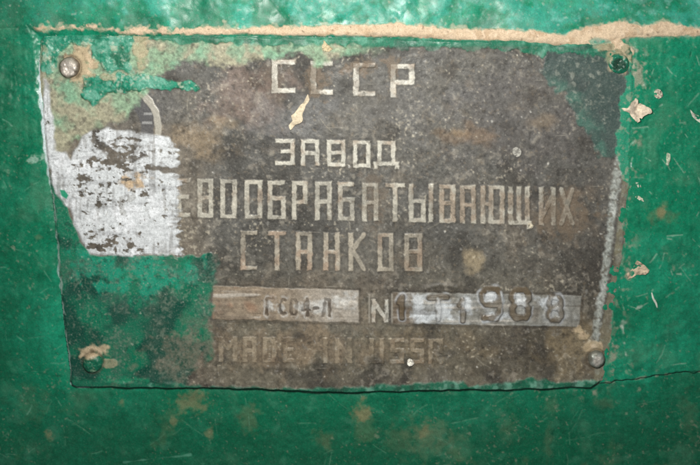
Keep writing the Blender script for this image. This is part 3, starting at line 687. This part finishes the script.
dome(71.5, 66.5, 10.6, 6.5, 4.8, 3, rv_metal((196, 186, 174), (84, 68, 50)), M_RIV, flat=.5, lump=.10)['label'] = 'domed bare rivet ringed with putty'
dome(617.5, 63, 10.5, 4.0, 4.4, 5, rv_hole, M_OVER, dent=.95, lump=.2)['label'] = 'sunken rivet drowned in green paint'
dome(94, 360.5, 10.0, 6.0, 4.4, 7, rv_green, M_OVER, lump=.12)['label'] = 'green painted rivet with a beige crown'
dome(595, 356.5, 8.6, 6.5, 4.4, 9, rv_metal((150, 154, 146), (112, 110, 98)), M_RIV, lump=.07)['label'] = 'small grey rivet head'

# ------------------------------------------------------------------ loose chips and grit lying on the paint
M_CHIP = material('dry_paint_chip', bump=.7, grain=2200, spec=.25)
def chip(name, outline, base, thick, curl, tilt, colr, label, cat, group=None, seed=1, rough=.06):
    """a flake: outline in measured units, its own thickness, curled up along one side"""
    pts = np.array(outline, np.float32); cen = pts.mean(0); n = len(pts)
    # resample the outline as a closed smooth loop
    na = 72; t = np.linspace(0, n, na, endpoint=False); i0 = np.floor(t).astype(int) % n; f = (t-np.floor(t))[:, None]
    p0, p1, p2, p3 = pts[(i0-1) % n], pts[i0], pts[(i0+1) % n], pts[(i0+2) % n]
    loop = .35*(.5*((2*p1)+(-p0+p2)*f+(2*p0-5*p1+4*p2-p3)*f*f+(-p0+3*p1-3*p2+p3)*f**3)) + .65*(p1*(1-f)+p2*f)
    size = np.abs(pts-cen).max()
    loop = loop + rough*size*.35*np.stack([fbm(loop[:, 0], loop[:, 1], size*.45, seed, 3), fbm(loop[:, 0], loop[:, 1], size*.45, seed+3, 3)], -1)
    nr = 12; rr = np.linspace(0, 1, nr)
    g = cen + (loop[None]-cen)*rr[:, None, None]
    x, y = g[..., 0].astype(np.float32), g[..., 1].astype(np.float32)
    lift = curl*(((x-cen[0])*math.cos(tilt)+(y-cen[1])*math.sin(tilt))/size)
    lift = np.maximum(lift, -.1*abs(curl)) + .35*thick*fbm(x, y, size*.55, seed+7, 3)
    thick = thick*.6
    top = base + thick + lift - thick*.25*rr[:, None]**9 + .12*thick*noise(x, y, size*.4, seed+9); bot = base - .4 + np.maximum(lift, 0)*.75 + 0*x
    c = np.broadcast_to(lin(*colr), x.shape+(3,)).copy()
    c = mix(c, lin(*[min(255, k*1.14) for k in colr]), ss(fbm(x, y, size*.6, seed+1, 3), 0, 1.5)*.8)
    c = mix(c, lin(*[k*.68 for k in colr]), ss(fbm(x, y, size*.45, seed+2, 3), .5, 1.8)*.7)
    V = np.concatenate([world(x, y, top).reshape(-1, 3), world(x, y, bot).reshape(-1, 3)])
    c = np.clip(np.concatenate([c.reshape(-1, 3)]*2), 0, .95)
    i = np.arange(nr*na).reshape(nr, na); j = np.roll(i, -1, 1)
    q = np.stack([i[:-1], i[1:], j[1:], j[:-1]], -1).reshape(-1, 4); k = nr*na
    side = np.stack([i[-1], i[-1]+k, j[-1]+k, j[-1]], -1)
    q = np.concatenate([q, q[:, ::-1]+k, side])
    cw = V.mean(0)
    o = build(name, V-cw, q, M_CHIP, None, c, np.full(len(V), .8), smooth=False)
    o.location = cw.tolist()
    return tag(o, label, cat, group)
G1 = 'paint flakes stuck to the green wall'
chip('paint_flake', [(620, 107), (625, 105.5), (628, 102), (631, 98), (634, 99), (637.5, 103), (643, 104), (649, 108), (648, 112), (643, 115), (640, 117), (637, 121), (632, 120), (628, 116), (625, 111)], 5.0, 3.0, 1.8, .8, (222, 206, 184),
     'big ragged cream flake beside the right edge of the plate, below the sunken rivet', 'paint flake', G1, 2, .2)
chip('paint_flake', [(653, 91), (656, 88), (660, 90), (661, 95), (657, 98), (653, 96)], 3.4, 3.4, .4, 0, (216, 208, 190),
     'small round pale crumb up and right of the big ragged flake', 'paint flake', G1, 3)
chip('paint_flake', [(689, 109), (693, 113), (701, 117), (704, 124), (697, 121), (691, 116)], 3.2, 1.8, 1.5, 2.4, (206, 206, 190),
     'slanting pale sliver at the right border of the picture', 'paint flake', G1, 4)
chip('paint_flake', [(625, 272), (630, 269), (636, 259), (640, 261), (648, 268), (645, 272), (634, 274), (627, 277)], 3.4, 3.2, 2.2, -1.0, (196, 178, 154),
     'tan wedge-shaped flake beside the lower right edge of the plate', 'paint flake', G1, 5)
chip('paint_flake', [(666, 152), (669, 153), (669, 158), (667, 164), (665, 164), (665, 158)], 3.2, 2.0, .8, 1.2, (176, 186, 164),
     'thin upright greyish flake standing alone on the green right of the plate', 'paint flake', G1, 6)
chip('paint_flake', [(634, 181), (638, 182), (640, 186), (637, 187)], 3.2, 1.8, .6, .4, (206, 204, 190),
     'tiny pale chip just above the short slanting splinter', 'paint flake', G1, 7)
chip('paint_flake', [(632, 192), (636, 194), (641, 197), (642, 200), (638, 199), (634, 196)], 3.2, 2.0, .8, .6, (196, 196, 176),
     'short slanting splinter right of the bare plate rim', 'paint flake', G1, 8)
chip('paint_flake', [(633, 257), (638, 258), (641, 261), (637, 262)], 3.2, 1.5, .6, .6, (190, 194, 176),
     'tiny grey crumb touching the top of the tan wedge-shaped flake', 'paint flake', G1, 9)
chip('paint_flake', [(308, 93), (310, 99), (306, 104), (303, 113), (302, 120), (296, 123), (291, 128), (289, 124), (293, 119), (292, 114), (296, 110), (299, 105), (304, 101)], 5.2, 2.6, 1.6, 2.2, (208, 194, 168),
     'long curled cream flake hanging under the second С of the top line', 'paint flake', None, 10)
chip('paint_flake', [(322, 46), (324, 40), (328, 44), (333, 48), (329, 51), (323, 50)], 5.0, 3.2, .6, 1.0, (188, 176, 146),
     'dusty crumb on the top edge of the plate above the letters СССР', 'paint flake', None, 11)
chip('grit_crumb', [(407, 358), (410, 356.5), (413, 358.5), (413.4, 362), (410, 363.6), (407, 362)], 4.8, 2.6, .1, 0, (226, 222, 212),
     'single round white crumb near the bottom edge of the plate', 'crumb', None, 12)
chip('grit_crumb', [(527, 222), (530.5, 221.5), (532.5, 224), (531, 227), (527.5, 226)], 4.8, 2.4, .1, 0, (214, 206, 186),
     'pale crumb at the foot of the letter Щ', 'crumb', None, 13)
chip('grit_crumb', [(512, 148), (516, 146), (520, 149), (520, 154), (516, 156), (512, 153)], 4.4, 1.6, .1, 0, (170, 168, 160),
     'greyish crumb on the dark right part of the plate, above the long row of letters', 'crumb', None, 14)

# thin fibre curled on the wall
def fibre(name, pts, rad, base, colr, label):
    P = np.array(pts, np.float32); n = 40; t = np.linspace(0, len(P)-1, n)
    x = np.interp(t, range(len(P)), P[:, 0]); y = np.interp(t, range(len(P)), P[:, 1])
    k = np.array([.25, .5, .25])
    for _ in range(6):
        x[1:-1] = np.convolve(x, k, 'valid'); y[1:-1] = np.convolve(y, k, 'valid')
    tx, ty = np.gradient(x), np.gradient(y); L = np.hypot(tx, ty)+1e-6; nx, ny = -ty/L, tx/L
    a = np.linspace(0, 2*math.pi, 8, endpoint=False)
    taper = rad*np.sin(np.linspace(.25, math.pi-.25, n))**.5
    X = x[:, None]+nx[:, None]*np.cos(a)*taper[:, None]; Y = y[:, None]+ny[:, None]*np.cos(a)*taper[:, None]; H = base+rad*.6+np.sin(a)[None]*taper[:, None]
    V = world(X, Y, H).reshape(-1, 3); i = np.arange(n*8).reshape(n, 8); j = np.roll(i, -1, 1)
    q = np.stack([i[:-1], i[1:], j[1:], j[:-1]], -1).reshape(-1, 4)
    cw = V.mean(0)
    o = build(name, V-cw, q, M_CHIP, None, np.broadcast_to(lin(*colr), (len(V), 3)), np.full(len(V), .7)); o.location = cw.tolist()
    return tag(o, label, 'fibre')
fibre('fibre', [(650.5, 291), (652, 297), (655, 302), (656, 306)], 1.2, 3.2, (206, 214, 200), 'short curved pale fibre on the green below the tan wedge-shaped flake')
